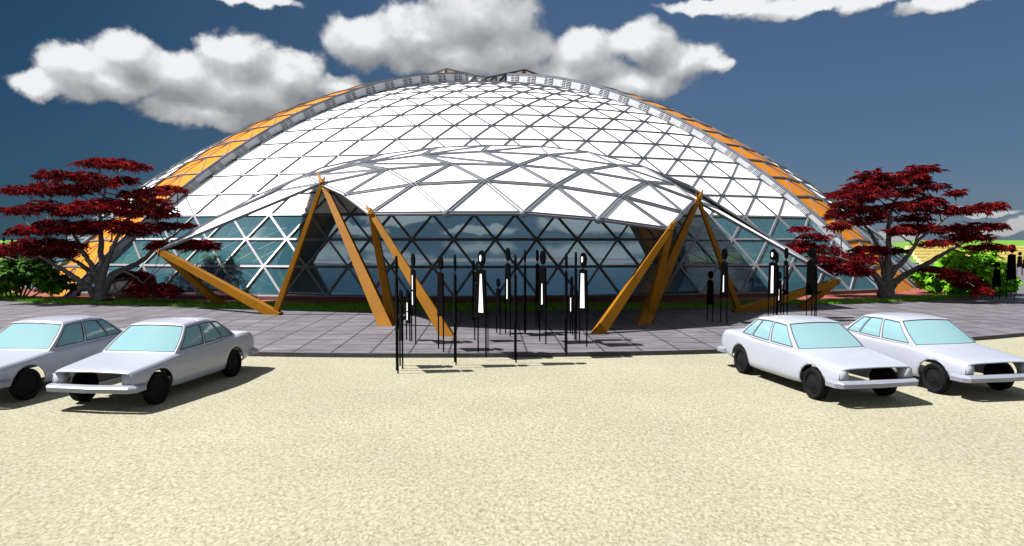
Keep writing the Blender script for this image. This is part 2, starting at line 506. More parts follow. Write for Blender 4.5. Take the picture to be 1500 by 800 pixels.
# crown at the top
cr = [(0, 4.5, 15.5), (45, 4.4, 16.5), (90, 5.8, 16.4), (135, 4.4, 16.35), (180, 4.5, 16.3), (225, 4.4, 16.35), (270, 5.8, 16.4), (315, 4.4, 16.5)]
cp = [loc_to_w(AZ0 + R(a), r, 0, z) for a, r, z in cr]
bm = bmesh.new()
tv = [bm.verts.new(p) for p in cp]; bv = [bm.verts.new((p.x, p.y, 14.6)) for p in cp]
cv = bm.verts.new((0, 0, 15.7))
for i in range(8):
    j = (i + 1) % 8
    bm.faces.new((bv[i], bv[j], tv[j], tv[i])); bm.faces.new((tv[i], tv[j], cv))
crown = obj('crown', bm, M['panel'], bld)
bm = bmesh.new()
for i in range(8):
    p, q = cp[i], cp[(i + 1) % 8]
    out = Vector(((p.x + q.x), (p.y + q.y), 0)).normalized()
    bar(bm, p, q, 0.12, 0.12, Vector((0, 0, 1)), drop=0.04)
    for u in range(4):
        a = p.lerp(q, u / 4); b = p.lerp(q, (u + 1) / 4)
        a0 = Vector((a.x, a.y, 15.05)); 
        cbar(bm, a + out * 0.05, a0 + out * 0.05, 0.08, 0.08, out)
        cbar(bm, a0 + out * 0.05, b + out * 0.05, 0.15, 0.06, out)
obj('crown_truss', bm, M['rib'], crown)

# ------------------------------------------------------------------ entrance canopy
def hit_front(px, py):
    """where the line of sight through a pixel meets the front shell (dome coordinates)"""
    d = ray(px, py)
    for i in range(1, 4000):
        Y = 26 + i * 0.01
        p = Vector((0, 0, CAM_H)) + d * (Y / d.y)
        l = p - Vector((CX, CY, 0))
        zmax = 0.30 + (HS - 0.72 - 0.30)
        if l.z > zmax: continue
        zs = (l.z - 0.30) / (HS - 0.72 - 0.30) * HS
        c = zs * (1 - math.cos(PHI)) / HS + math.cos(PHI)
        if c >= 1 or c <= -1: continue
        t = math.acos(c) / PHI
        if t > 1.05: continue
        az = math.atan2(l.x, -l.y) - AZ0 - R(FRC)
        r, z = strip_prof(t); rr = r * 0.978
        th = R(FRH) - math.atan2(SW, rr)
        s = max(-1, min(1, az / th))
        rad = math.hypot(rr, SW) * (1 - 0.137 * t ** 1.5 * (1 - s * s))
        if math.hypot(l.x, l.y) <= rad: return l
    return None

C0 = Vector((CX, CY, 0))
def cw(px, py, D): return at(px, py, D) - C0
row1 = [cw(*a) for a in ((542, 314, 22.6), (654, 313, 21.7), (767, 313, 21.5), (877, 322, 21.9), (978, 336, 22.9))]
row2 = [cw(*a) for a in ((505, 286, 24.6), (606, 271, 23.4), (710, 266, 23.0), (813, 273, 23.1), (910, 288, 23.5), (1000, 312, 24.6))]
row3 = [cw(*a) for a in ((470, 270, 26.2), (567, 249, 25.3), (661, 241, 24.8), (759, 243, 24.7), (852, 251, 25.0), (946, 267, 25.5), (1018, 294, 26.6))]
row4 = [cw(*a) for a in ((381, 285, 33.4), (447, 259, 30.0), (523, 241, 27.3), (617, 228, 26.7), (706, 223, 26.5), (801, 228, 26.7), (904, 243, 27.1), (985, 270, 27.8), (1060, 309, 33.2))]
row5 = [cw(*a) for a in ((470, 247, 30.8), (560, 227, 30.2), (640, 217, 30.0), (715, 214, 30.0), (790, 215, 30.0), (860, 223, 30.2), (940, 244, 30.8), (1010, 273, 31.4))]
back_px = [(474, 250), (560, 231), (640, 220.5), (715, 217), (790, 218.5), (860, 227), (936, 248), (1004, 277)]
row6 = []
for px, py in back_px:
    h_ = hit_front(px, py)
    row6.append((h_ if h_ is not None else cw(px, py, 36)) + Vector((0, 0.2, -0.1)))
T1, T2 = cw(235, 367, 28.6), cw(1226, 411, 28.6)
P1, P2 = row3[0], row3[-1]
WL = cw(309, 323.5, 31.2); WR = cw(1150, 362, 31.0)
tris = []
def stitch(a, b):
    """triangles between two rows of points, by fraction along each"""
    i = j = 0
    while i < len(a) - 1 or j < len(b) - 1:
        fi = (i + 1) / (len(a) - 1) if i < len(a) - 1 else 9
        fj = (j + 1) / (len(b) - 1) if j < len(b) - 1 else 9
        if fi <= fj:
            tris.append((a[i], a[i+1], b[j])); i += 1
        else:
            tris.append((a[i], b[j+1], b[j])); j += 1
stitch(row1, row2); stitch(row2, row3); stitch(row3, row4); stitch(row4, row5); stitch(row5, row6)
# the two pointed wings
for T, P, W, r4, r5, r6 in ((T1, P1, WL, row4[0], row5[0], row6[0]), (T2, P2, WR, row4[-1], row5[-1], row6[-1])):
    tris += [(T, P, r4), (T, r4, W), (W, r4, r5)]
tris += [(row4[0], row5[0], row6[0]), (row4[-1], row5[-1], row6[-1])]
bm = bmesh.new(); cache = {}
def CV(p, dz=0.0):
    k = (round(p.x, 3), round(p.y, 3), round(p.z, 3))
    if k not in cache: cache[k] = bm.verts.new(p + Vector((0, 0, dz)))
    return cache[k]
def fill(dz):
    for a, b, c in tris:
        n = (b - a).cross(c - a)
        try: bm.faces.new([CV(v, dz) for v in ((a, b, c) if n.z > 0 else (a, c, b))])
        except ValueError: pass
fill(0.0)
canopy = obj_raw('canopy', bm, M['panel'], bld)
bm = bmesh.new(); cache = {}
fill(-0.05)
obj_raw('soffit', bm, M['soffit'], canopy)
bm = bmesh.new(); seen = set()
nrms = {}
for a, b, c in tris:
    n = (b - a).cross(c - a)
    if n.length < 1e-9: continue
    n.normalize()
    if n.z < 0: n = -n
    for p, q in ((a, b), (b, c), (c, a)):
        key = frozenset((tuple(round(x, 3) for x in p), tuple(round(x, 3) for x in q)))
        nrms.setdefault(key, [p, q, Vector()])[2].xyz += n
for p, q, n in nrms.values():
    n = n.normalized()
    d = (q - p).normalized(); s = d.cross(n).normalized()
    for o in (-0.055, 0.055):
        bar(bm, p + s * o, q + s * o, 0.030, 0.08, n, drop=0.02)
for p in row1[1:-1]:
    bmesh.ops.create_icosphere(bm, subdivisions=2, radius=0.14, matrix=Matrix.Translation(p))
obj('canopy_lattice', bm, M['canopy_rib'], canopy)

# orange zigzag braces
FA0, FA, FB, FC = [gnd(*a, PAVE_Z) - C0 for a in ((326, 448), (403, 461), (566, 477), (655, 492))]
GA0, GA, GB, GC = [gnd(*a, PAVE_Z) - C0 for a in ((1175, 452), (1083, 457), (941, 475), (876, 489))]
def brace(foot, top, w0, w1, over=0.25, parent=canopy):
    bm = bmesh.new()
    d = (top - foot).normalized()
    q = top + d * over
    out = Vector((foot.x, foot.y, 0)).normalized()
    w0 *= .74; w1 *= .74
    cbar(bm, foot - d * 0.25, top, w0, w0 * 0.75, out, w1, w1 * 0.75)
    cbar(bm, top + d * .001, q, w1, w1 * 0.75, out, w1 * .22, w1 * .2)
    bmesh.ops.bevel(bm, geom=bm.edges[:], offset=0.008, segments=1, affect='EDGES')
    return obj('brace', bm, M['brace'], parent)
K = Vector((0, 0, -0.05))
brace(FA0, T1 + K, 0.42, 0.34, 0.1)
brace(FA, T1 + K, 0.50, 0.36, 0.25)
OL = Vector((0.10, -0.20, 0.02))
brace(FA, P1 + OL, 0.32, 0.20, 0.30)
brace(FB, P1 + OL, 0.62, 0.26, 0.60)
brace(FB + Vector((0.15, 0.3, 0)), row1[0] + OL * .7, 0.42, 0.26, 0.2)
brace(FC, row1[0] + OL * .7, 0.50, 0.24, 0.45)
brace(GA0, T2 + K, 0.42, 0.30, 0.1)
brace(GA, T2 + K, 0.50, 0.36, 0.25)
brace(GA, P2 + OL, 0.32, 0.18, 0.30)
brace(GB, P2 + OL, 0.60, 0.24, 0.60)
brace(GB + Vector((0.25, 0.3, 0)), row1[-1] + OL * .7, 0.40, 0.26, 0.2)
brace(GC, row1[-1] + OL * .7, 0.48, 0.24, 0.45)

# ------------------------------------------------------------------ sedans
def side_pts(y, hw, sill, sh, deck):
    return [(hw * 0.93, sill), (hw * 0.985, sill + 0.10), (hw, sill + 0.52 * (sh - sill)), (hw * 0.985, sh - 0.06), (hw * 0.945, sh + 0.005), (hw * 0.86, deck), (hw * 0.5, deck + 0.018), (0, deck + 0.026)]

def make_car():
    root = empty('parked_car')
    st = [(2.04, .800, .40, .69, .735), (1.90, .825, .36, .725, .765), (1.325, .865, .30, .79, .825), (.75, .880, .25, .85, .885),
          (0, .885, .24, .875, .90), (-.8, .885, .24, .885, .91), (-1.325, .88, .27, .905, .94), (-1.75, .865, .30, .91, .955), (-2.15, .83, .37, .87, .93), (-2.32, .79, .43, .80, .87)]
    bm = bmesh.new()
    stations = catmull(st, 8)
    grid = []
    for (y, hw, sill, sh, deck) in stations:
        cs = catmull(side_pts(y, hw, sill, sh, deck), 4)
        full = [(x, z) for x, z in cs] + [(-x, z) for x, z in cs[-2::-1]]
        grid.append([bm.verts.new((x, y, z)) for x, z in full])
    nC = len(grid[0])
    for a, b in zip(grid, grid[1:]):
        for k in range(nC - 1): bm.faces.new((a[k], a[k+1], b[k+1], b[k]))
    bm.faces.new(grid[-1])
    # bonnet lip reaching over the open nose
    lip = []
    for v in grid[0]:
        lip.append(v.co.copy())
    idx = [k for k, v in enumerate(grid[0]) if v.co.z > 0.70]
    prev = None
    lv = {}
    for k in idx:
        c = grid[0][k].co
        lv[k] = bm.verts.new((c.x * 0.99, 2.04 + 0.05 - 0.03 * (c.x / 0.8) ** 2, c.z - 0.008))
    for a, b in zip(idx, idx[1:]): bm.faces.new((grid[0][a], lv[a], lv[b], grid[0][b]))
    # fender fronts
    for s in (-1, 1):
        q = [(s * .79, 2.038, .69), (s * .60, 2.045, .70), (s * .60, 2.045, .42), (s * .76, 2.038, .42)]
        bm.faces.new([bm.verts.new(c) for c in q])
        q2 = [(s * .60, 2.045, .70), (s * .60, 2.045, .42), (s * .60, 1.88, .42), (s * .60, 1.88, .70)]
        bm.faces.new([bm.verts.new(c) for c in q2])
    # wheel arches
    RA = 0.385
    for wy in (1.325, -1.325):
        kill = []
        for f in bm.faces:
            if all(abs(v.co.x) > 0.6 and (Vector((v.co.y - wy, v.co.z - 0.31)).length < RA) for v in f.verts): kill.append(f)
        bmesh.ops.delete(bm, geom=kill, context='FACES')
        for v in bm.verts:
            if abs(v.co.x) > 0.6:
                d = Vector((v.co.y - wy, v.co.z - 0.31))
                if d.length < RA and d.length > 1e-4:
                    d = d.normalized() * RA
                    v.co.y = wy + d.x; v.co.z = 0.31 + d.y
    bmesh.ops.delete(bm, geom=[v for v in bm.verts if not v.link_faces], context='VERTS')
    # greenhouse
    A0, A1 = Vector((.80, .78, .88)), Vector((.60, .14, 1.375))
    Cc0, Cc1 = Vector((.77, -1.52, .93)), Vector((.58, -.98, 1.365))
    def S_side(u, v, s=1):
        p = A0.lerp(A1, v).lerp(Cc0.lerp(Cc1, v), u)
        p.x += 0.045 * math.sin(PI * min(1, u)) * (1 - v * 0.6) + 0.03 * math.sin(PI * v)
        p.z += 0.035 * math.sin(PI * u) * v
        return Vector((p.x * s, p.y, p.z))
    def S_end(u, v, a0, a1, bulge):
        p = a0.lerp(a1, v)
        return Vector((u * (p.x + 0.03 * math.sin(PI * v)), p.y + bulge * (1 - u * u) * (1 - 0.55 * v), p.z + 0.035 * (1 - u * u) * (0.3 + 0.7 * v)))
    def roof(u, w):
        p = S_end(u, 1, A1, A1, .10).lerp(S_end(u, 1, Cc1, Cc1, -.10), w)
        e = S_side(w, 1)
        p.x = u * e.x
        p.z += 0.035 * math.sin(PI * w)
        return p
    panes = []
    def panel(S, us, vs, holes, sub, flip=False):
        for i in range(len(us) - 1):
            for j in range(len(vs) - 1):
                hole = (i, j) in holes
                g = [[S(us[i] + (us[i+1]-us[i]) * a / sub, vs[j] + (vs[j+1]-vs[j]) * b / sub) for b in range(sub + 1)] for a in range(sub + 1)]
                if hole:
                    panes.append((g, flip)); continue
                vg = [[bm.verts.new(c) for c in r_] for r_ in g]
                for a in range(sub):
                    for b in range(sub): bm.faces.new((vg[a][b], vg[a+1][b], vg[a+1][b+1], vg[a][b+1]))
    for s in (1, -1):
        panel(lambda u, v: S_side(u, v, s), [0, .055, .40, .435, .745, .768, .955, 1], [0, .09, .88, 1], {(1, 1), (3, 1), (5, 1)}, 4)
    panel(lambda u, v: S_end(u, v, A0, A1, .10), [-1, -.95, .95, 1], [0, .06, .94, 1], {(1, 1)}, 6)
    panel(lambda u, v: S_end(u, v, Cc0, Cc1, -.10), [-1, -.90, .90, 1], [0, .08, .92, 1], {(1, 1)}, 6)
    panel(roof, [-1, 1], [0, 1], set(), 12)
    bmesh.ops.remove_doubles(bm, verts=bm.verts[:], dist=0.002)
    body = obj('body', bm, M['car'], root, smooth=38)
    sm = body.modifiers.new('Solidify', 'SOLIDIFY'); sm.thickness = 0.022; sm.offset = -1
    names = ['side_window'] * 6 + ['windscreen', 'rear_window']
    cen = Vector((0, -0.4, 1.0))
    for (g, fl), nm in zip(panes, names):
        pb = bmesh.new(); n = len(g)
        def push(c, d):
            nn = (g[-1][0] - g[0][0]).cross(g[0][-1] - g[0][0]).normalized()
            if nn.dot(c - cen) < 0: nn = -nn
            return c - nn * d
        mid = sum((c for r_ in g for c in r_), Vector()) / (n * n)
        vg = [[pb.verts.new(push(mid + (c - mid) * 1.03, 0.010)) for c in r_] for r_ in g]
        for a in range(n - 1):
            for b in range(n - 1): pb.faces.new((vg[a][b], vg[a+1][b], vg[a+1][b+1], vg[a][b+1]))
        w = obj(nm, pb, M['cglass'], root, smooth=60)
        gb = bmesh.new()                          # dark rubber seal round the pane
        loop = [g[i][0] for i in range(n)] + [g[-1][j] for j in range(1, n)] + [g[i][-1] for i in range(n - 2, -1, -1)] + [g[0][j] for j in range(n - 2, 0, -1)]
        for a, b in zip(loop, loop[1:] + loop[:1]): cbar(gb, push(a, 0.004), push(b, 0.004), 0.016, 0.016, mid - cen)
        obj('window_seal', gb, M['gasket'], w)
    # wheels
    for wy in (1.325, -1.325):
        for s in (1, -1):
            wb = bmesh.new()
            prof = [(0.0, .045), (.20, .05), (.22, .085), (.275, .10), (.305, .075), (.312, 0.0)]
            prof = prof + [(r_, -x_) for r_, x_ in prof[-2::-1]]
            seg = 36
            rings = []
            for r_, x_ in prof:
                rings.append([wb.verts.new((s * .765 + x_, wy + r_ * math.cos(2*PI*k/seg), .31 + r_ * math.sin(2*PI*k/seg))) for k in range(seg)] if r_ > 0 else [wb.verts.new((s * .765 + x_, wy, .31))])
            for a, b in zip(rings, rings[1:]):
                for k in range(seg):
                    k2 = (k + 1) % seg
                    if len(a) == 1: wb.faces.new((a[0], b[k], b[k2]))
                    elif len(b) == 1: wb.faces.new((a[k], a[k2], b[0]))
                    else: wb.faces.new((a[k], a[k2], b[k2], b[k]))
            wo = obj('wheel', wb, M['tyre'], root, smooth=35)
            hb = bmesh.new()
            prev = None
            for r_, x_ in ((.205, .052), (.19, .066), (.09, .074), (.075, .086)):
                rg_ = [hb.verts.new((s * (.765 + x_), wy + r_ * math.cos(2*PI*k/seg), .31 + r_ * math.sin(2*PI*k/seg))) for k in range(seg)]
                if prev:
                    for k in range(seg): hb.faces.new((prev[k], prev[(k+1) % seg], rg_[(k+1) % seg], rg_[k]))
                prev = rg_
            hb.faces.new(prev)
            obj('hubcap', hb, M['hub'], wo, smooth=35)
    # bumpers
    for sy, y0 in ((1, 2.09), (-1, -2.34)):
        bb = bmesh.new()
        path = [(-.86, y0 - sy * .34), (-.865, y0 - sy * .06), (-.80, y0 + sy * .03), (0, y0 + sy * .075), (.80, y0 + sy * .03), (.865, y0 - sy * .06), (.86, y0 - sy * .34)]
        secs = []
        for (x, y) in path:
            nx, ny = (x / .86 if abs(x) > .82 else 0), sy
            sec = [(-.05, .38), (.055, .38), (.065, .46), (.03, .485), (-.06, .51)]
            o = Vector((nx * (1 if abs(x) > .82 else 0), ny, 0)).normalized()
            secs.append([bb.verts.new((x + o.x * d, y + o.y * d, z)) for d, z in sec])
        for a, b in zip(secs, secs[1:]):
            for k in range(5): bb.faces.new((a[k], a[(k+1) % 5], b[(k+1) % 5], b[k]))
        bb.faces.new(secs[0]); bb.faces.new(secs[-1][::-1])
        obj('bumper', bb, M['chrome'], root)
    return root

def copy_tree(o, parent=None):
    c = o.copy(); COL.objects.link(c)
    if parent is not None:
        c.parent = parent; c.matrix_parent_inverse = o.matrix_parent_inverse.copy()
    for ch in o.children: copy_tree(ch, c)
    return c

car0 = make_car()
def place_car(o, fw, rw, left_side, label, shift=None):
    """fw, rw: ground pixels of the visible front and rear wheel; left_side: the car's own left side shows"""
    f, r = gnd(*fw), gnd(*rw)
    h = (f - r).normalized()
    right = Vector((h.y, -h.x, 0))
    mid = (f + r) / 2
    mid += right * (0.84 if left_side else -0.84)
    if shift is not None: mid += shift
    o.location = (mid.x, mid.y, 0.0)
    o.rotation_euler = (0, 0, math.atan2(h.y, h.x) - PI / 2)
    o.scale = (.95, .96, .945)
    tag(o, label, 'car', 'white sedans parked on the sand')
L1 = ((237, 592), (347, 551)); R1 = ((1190, 586), (1080, 546))
cars = [car0] + [copy_tree(car0) for _ in range(3)]
place_car(cars[0], *L1, True, 'white sedan on the left whose full nose and side show beside the paving')
place_car(cars[1], *L1, True, 'white sedan at the left edge of the photo with its nose cut off', gnd(45, 586) - gnd(237, 592))
place_car(cars[2], *R1, False, 'white sedan on the right standing nearer to the middle, whole car in view')
place_car(cars[3], *R1, False, 'white sedan on the far right with its front corner cut off by the photo edge', gnd(1368, 577) - gnd(1190, 586))

# ------------------------------------------------------------------ maples
def maple_leaf(bm, c, n, size, rnd):
    n = n.normalized()
    a = n.cross(Vector((rnd.gauss(0, 1), rnd.gauss(0, 1), rnd.gauss(0, 1))))
    if a.length < 1e-3: return
    a.normalize(); b = n.cross(a)
    cv = bm.verts.new(c)
    for k, (ang, ln) in enumerate(((-2.2, .55), (-1.4, .8), (-.68, .95), (0, 1.05), (.68, .95), (1.4, .8), (2.2, .55))):
        L = size * ln; w = 0.21
        d = a * math.cos(ang) + b * math.sin(ang)
        d1 = a * math.cos(ang - w) + b * math.sin(ang - w); d2 = a * math.cos(ang + w) + b * math.sin(ang + w)
        v1 = bm.verts.new(c + d1 * L * .5); v2 = bm.verts.new(c + d2 * L * .5); v3 = bm.verts.new(c + d * L - n * L * .28)
        bm.faces.new((cv, v1, v3)); bm.faces.new((cv, v3, v2))

def make_maple(label, D, scale, ox, oy, pads, limbs, seed, foot):
    rnd = random.Random(seed)
    base = gnd(*foot, LAWN_Z)
    D = base.y
    root = empty('maple_tree', base)
    tag(root, label, 'tree', 'red maples flanking the entrance')
    def W(z, dd=0.0):
        return at(ox + z[0] / scale, oy + z[1] / scale, D + dd) - base
    tb = bmesh.new()
    skel = []
    for li, (pts, r0, r1, dd) in enumerate(limbs):
        r0 *= .80; r1 *= .85
        P3 = []
        n = len(pts)
        for i, p in enumerate(pts):
            P3.append(tuple(W(p, dd * i / max(1, n - 1))))
        sm = [Vector(c) for c in catmull(P3, 5)]
        m = len(sm)
        sm = [c + Vector((rnd.gauss(0, .02), rnd.gauss(0, .02), rnd.gauss(0, .015))) if 0 < i < m - 1 else c for i, c in enumerate(sm)]
        rads = [r0 + (r1 - r0) * (i / (m - 1)) ** .8 for i in range(m)]
        if li == 0:
            rads[0] *= 1.45; rads[1] *= 1.15
        tube(tb, sm, rads, 10)
        skel += [(c, r) for c, r in zip(sm[m // 3:], rads[m // 3:])]
    cb = bmesh.new()
    ppm = D / F / scale
    more = [(x + rnd.uniform(-.7, .7) * rx, y + rnd.uniform(-.6, .9) * rz, rx * rnd.uniform(.5, .75), rz * .8) for x, y, rx, rz in pads if rnd.random() < .40]
    for (x, y, rx, rz) in pads + more:
        dd = rnd.uniform(-2.2, 2.0)
        c = W((x, y), dd)
        ax, az = rx * ppm, rz * ppm
        ay = ax * rnd.uniform(.65, .95)
        # twig from the nearest branch
        best = min(skel, key=lambda s: (s[0] - c).length + (0.8 if s[0].z > c.z else 0))
        q = best[0]; mid = q.lerp(c, .5) + Vector((rnd.gauss(0, .12), rnd.gauss(0, .12), rnd.gauss(0, .1) - .08))
        tw = [Vector(k) for k in catmull([tuple(q), tuple(mid), tuple(c)], 4)]
        tr = min(best[1] * .7, .055)
        tube(tb, tw, [tr + (.012 - tr) * i / (len(tw) - 1) for i in range(len(tw))], 6)
        for k in range(3):
            e = c + Vector((rnd.uniform(-.8, .8) * ax, rnd.uniform(-.8, .8) * ay, rnd.uniform(-.5, .2) * az))
            tube(tb, [tw[-3], tw[-3].lerp(e, .55) + Vector((0, 0, .04)), e], [.018, .012, .006], 5)
        nl = int(30 + 105 * ax * ay)
        for i in range(nl):
            while True:
                u, v, w = rnd.uniform(-1, 1), rnd.uniform(-1, 1), rnd.uniform(-1, 1)
                if u*u + v*v + w*w < 1: break
            dome = .35 * az * (1 - u*u - v*v)
            p = c + Vector((u * ax * 1.2, v * ay * 1.2, w * az * .85 + dome))
            nn = Vector((rnd.gauss(0, .33) + u * .25, rnd.gauss(0, .33) + v * .25, 1))
            maple_leaf(cb, p, nn, rnd.uniform(.22, .42), rnd)
    obj('trunk', tb, M['bark'], root, smooth=60)
    obj_raw('crown', cb, M['maple'], root)
    return root

padsL = [(550,70,130,20),(620,150,70,18),(270,125,80,26),(400,140,110,30),(480,165,80,26),(130,200,100,25),(250,190,110,32),(370,200,100,30),(90,300,80,22),(210,280,90,28),(330,305,70,26),(420,285,100,32),(520,262,110,24),(640,220,60,22),(740,205,80,24),(830,190,50,16),(700,260,110,32),(770,310,100,34),(620,300,80,28),(160,400,90,26),(270,368,90,28),(360,390,90,28),(450,370,100,32),(560,368,100,28),(660,395,100,38),(760,375,80,24),(900,370,70,16),(60,480,80,28),(150,490,110,34),(270,508,110,30),(210,450,90,22),(940,468,105,30),(790,470,60,18),(640,612,90,24),(700,632,40,20),(770,690,105,34),(-30,500,60,25),(10,612,40,12),(330,470,80,20)]
limbsL = [([(496,742),(494,700),(492,640)], .44, .30, 0), ([(475,715),(420,665),(340,605),(265,560),(190,520)], .24, .05, -1.2), ([(484,665),(430,590),(385,552),(340,535)], .20, .07, .9),
          ([(490,650),(445,560),(405,500),(380,440),(330,380)], .20, .06, -.8), ([(494,650),(496,540),(492,430),(490,330),(505,230),(540,120)], .24, .03, .4),
          ([(500,640),(530,530),(565,440),(620,350),(690,270)], .18, .05, -1.0), ([(506,695),(550,612),(630,575),(710,525),(760,472),(850,415)], .26, .05, .8),
          ([(540,450),(548,410),(540,360)], .05, .03, .2), ([(545,628),(600,592),(650,612),(700,650)], .10, .03, -.9), ([(250,545),(235,490),(222,420)], .05, .025, -.6)]
make_maple('dark red maple on the lawn in front of the left orange strip', 33, 3.334, 0, 220, padsL, limbsL, 11, (149, 442))
padsR = [(690,70,100,30),(650,95,60,18),(440,105,100,28),(390,160,100,32),(520,140,110,28),(640,130,100,36),(740,160,80,18),(250,200,50,16),(330,205,90,24),(450,200,100,28),(600,195,100,32),(720,235,80,24),(280,255,80,24),(400,290,90,28),(260,310,60,22),(260,370,60,26),(360,350,60,22),(470,320,60,22),(580,270,100,28),(680,275,90,32),(640,330,100,28),(580,400,70,26),(680,385,120,28),(800,390,70,22),(870,195,50,17),(840,290,60,20),(930,290,110,28),(1060,262,70,14),(960,380,100,28),(1080,370,60,20),(940,430,110,28),(1050,485,110,24),(780,460,70,12),(40,470,60,18),(130,500,110,32),(210,550,120,32),(330,540,100,36),(420,500,90,24),(300,610,100,32),(380,620,70,26),(200,590,60,22),(50,385,40,9),(110,425,70,11),(780,605,80,13),(870,640,90,28),(960,680,80,36),(1010,715,40,16),(550,500,60,13)]
limbsR = [([(507,757),(502,710),(503,665)], .50, .36, 0), ([(488,700),(450,640),(390,590),(310,555),(230,535)], .26, .05, -1.0), ([(500,680),(485,570),(455,470),(415,400),(370,350)], .20, .06, .8),
          ([(508,675),(514,560),(516,450),(520,320),(560,220),(630,130)], .26, .04, .2), ([(516,655),(560,590),(620,525),(665,455),(730,395),(830,318)], .20, .05, -.9),
          ([(522,700),(570,650),(680,588),(790,525),(870,482),(960,430)], .26, .05, .9), ([(655,465),(670,420),(690,380)], .07, .03, .3), ([(700,582),(800,598),(880,640),(950,675)], .10, .03, -.8),
          ([(650,470),(610,440),(560,400)], .06, .03, .4)]
make_maple('dark red maple on the lawn in front of the right orange strip', 34, 3.6375, 1160, 230, padsR, limbsR, 23, (1299, 438))

# ------------------------------------------------------------------ shrubs
def lobed_leaf(bm, c, n, size, rnd):
    n = n.normalized(); a = n.cross(Vector((rnd.gauss(0, 1), rnd.gauss(0, 1), rnd.gauss(0, 1))))
    if a.length < 1e-3: return
    a.normalize(); b = n.cross(a)
    cv = bm.verts.new(c); prev = None; first = None
    for k in range(10):
        ang = 2 * PI * k / 10
        L = size * ((1.0 if k != 0 else 1.2) if k % 2 == 0 else .55)
        v = bm.verts.new(c + (a * math.cos(ang) + b * math.sin(ang)) * L - n * L * .15 * (k % 2 == 0))
        if prev: bm.faces.new((cv, prev, v))
        else: first = v
        prev = v
    bm.faces.new((cv, prev, first))

def make_shrub(label, c, blobs, m, seed, size):
    rnd = random.Random(seed)
    root = empty('shrub', c)
    tag(root, label, 'shrub')
    cb = bmesh.new(); sb = bmesh.new()
    for (bx, by, bz, r) in blobs:
        o = Vector((bx, by, bz))
        for k in range(3):
            e = o + Vector((rnd.gauss(0, .3), rnd.gauss(0, .3), rnd.uniform(-.2, .3))) * r
            tube(sb, [Vector((bx * .3, by * .3, -.05)), Vector((bx * .6, by * .6, bz * .5)), e], [.05, .035, .01], 6)
        for i in range(int(95 * r * r) + 30):
            d = Vector((rnd.gauss(0, 1), rnd.gauss(0, 1), rnd.gauss(0, 1))).normalized()
            rr = r * rnd.uniform(.55, 1.08)
            p = o + Vector((d.x * rr, d.y * rr, d.z * rr * .8))
            if p.z < .05: continue
            lobed_leaf(cb, p, d + Vector((rnd.gauss(0, .5), rnd.gauss(0, .5), .9)), rnd.uniform(.6, 1.1) * size, rnd)
    obj('stem', sb, M['bark'], root, smooth=60)
    obj_raw('foliage', cb, m, root)

c = gnd(1415, 431, LAWN_Z)
make_shrub('bright green broad-leaved shrub on the lawn to the right of the right maple', c, [(-1.6, .2, .7, .8), (-.9, -.2, 1.5, .9), (0, .3, 1.8, 1.0), (.9, 0, 1.6, .95), (1.7, .2, 1.1, .85), (.4, -.6, .9, .9), (-.8, -.5, .7, .8), (1.3, -.5, .6, .7), (-2.3, .4, 1.0, .45), (2.1, .1, .6, .6)], M['bright_leaf'], 5, .27)
c = gnd(28, 440, LAWN_Z)
make_shrub('mid green leafy shrub at the left edge behind the left maple', c + Vector((-.9, .8, 0)), [(-1.9, 0, .9, 1.0), (-.9, .3, 1.3, 1.0), (0, -.2, 1.0, 1.0), (.9, .2, 1.4, .9), (1.7, 0, 1.1, .8), (2.2, .2, .7, .6), (.3, .4, 1.9, .7), (-1.6, .3, 1.8, .6), (1.4, .2, 1.9, .55)], M['green_leaf'], 6, .27)
# two spiky plants standing inside, just behind the glass
def spiky_plant(label, px, py, D, h):
    rnd = random.Random(int(px))
    c = at(px, py, D); c.z = .22
    root = empty('indoor_plant', c); tag(root, label, 'plant')
    bm = bmesh.new(); sb = bmesh.new()
    tube(sb, [Vector((0, 0, 0)), Vector((.03, 0, h * .5)), Vector((0, .02, h * .8))], [.06, .05, .03], 8)
    for k in range(34):
        z = h * rnd.uniform(.22, .8); a = rnd.uniform(0, 2 * PI)
        e = Vector((math.cos(a) * h * .42, math.sin(a) * h * .42, z + rnd.uniform(-.1, .35) * h))
        tube(sb, [Vector((0, 0, z)), e], [.02, .006], 5)
        for j in range(9):
            p = Vector((0, 0, z)).lerp(e, rnd.uniform(.35, 1.05))
            maple_leaf(bm, p, Vector((rnd.gauss(0, .7), rnd.gauss(0, .7), 1)), rnd.uniform(.16, .30), rnd)
    obj('stem', sb, M['bark'], root)
    obj_raw('foliage', bm, M['indoor_leaf'], root)
spiky_plant('dark spiky plant behind the teal glass on the left of the entrance', 322, 430, 36.8, 2.3)
spiky_plant('dark spiky plant behind the teal glass on the right of the entrance', 1102, 430, 37.0, 2.1)

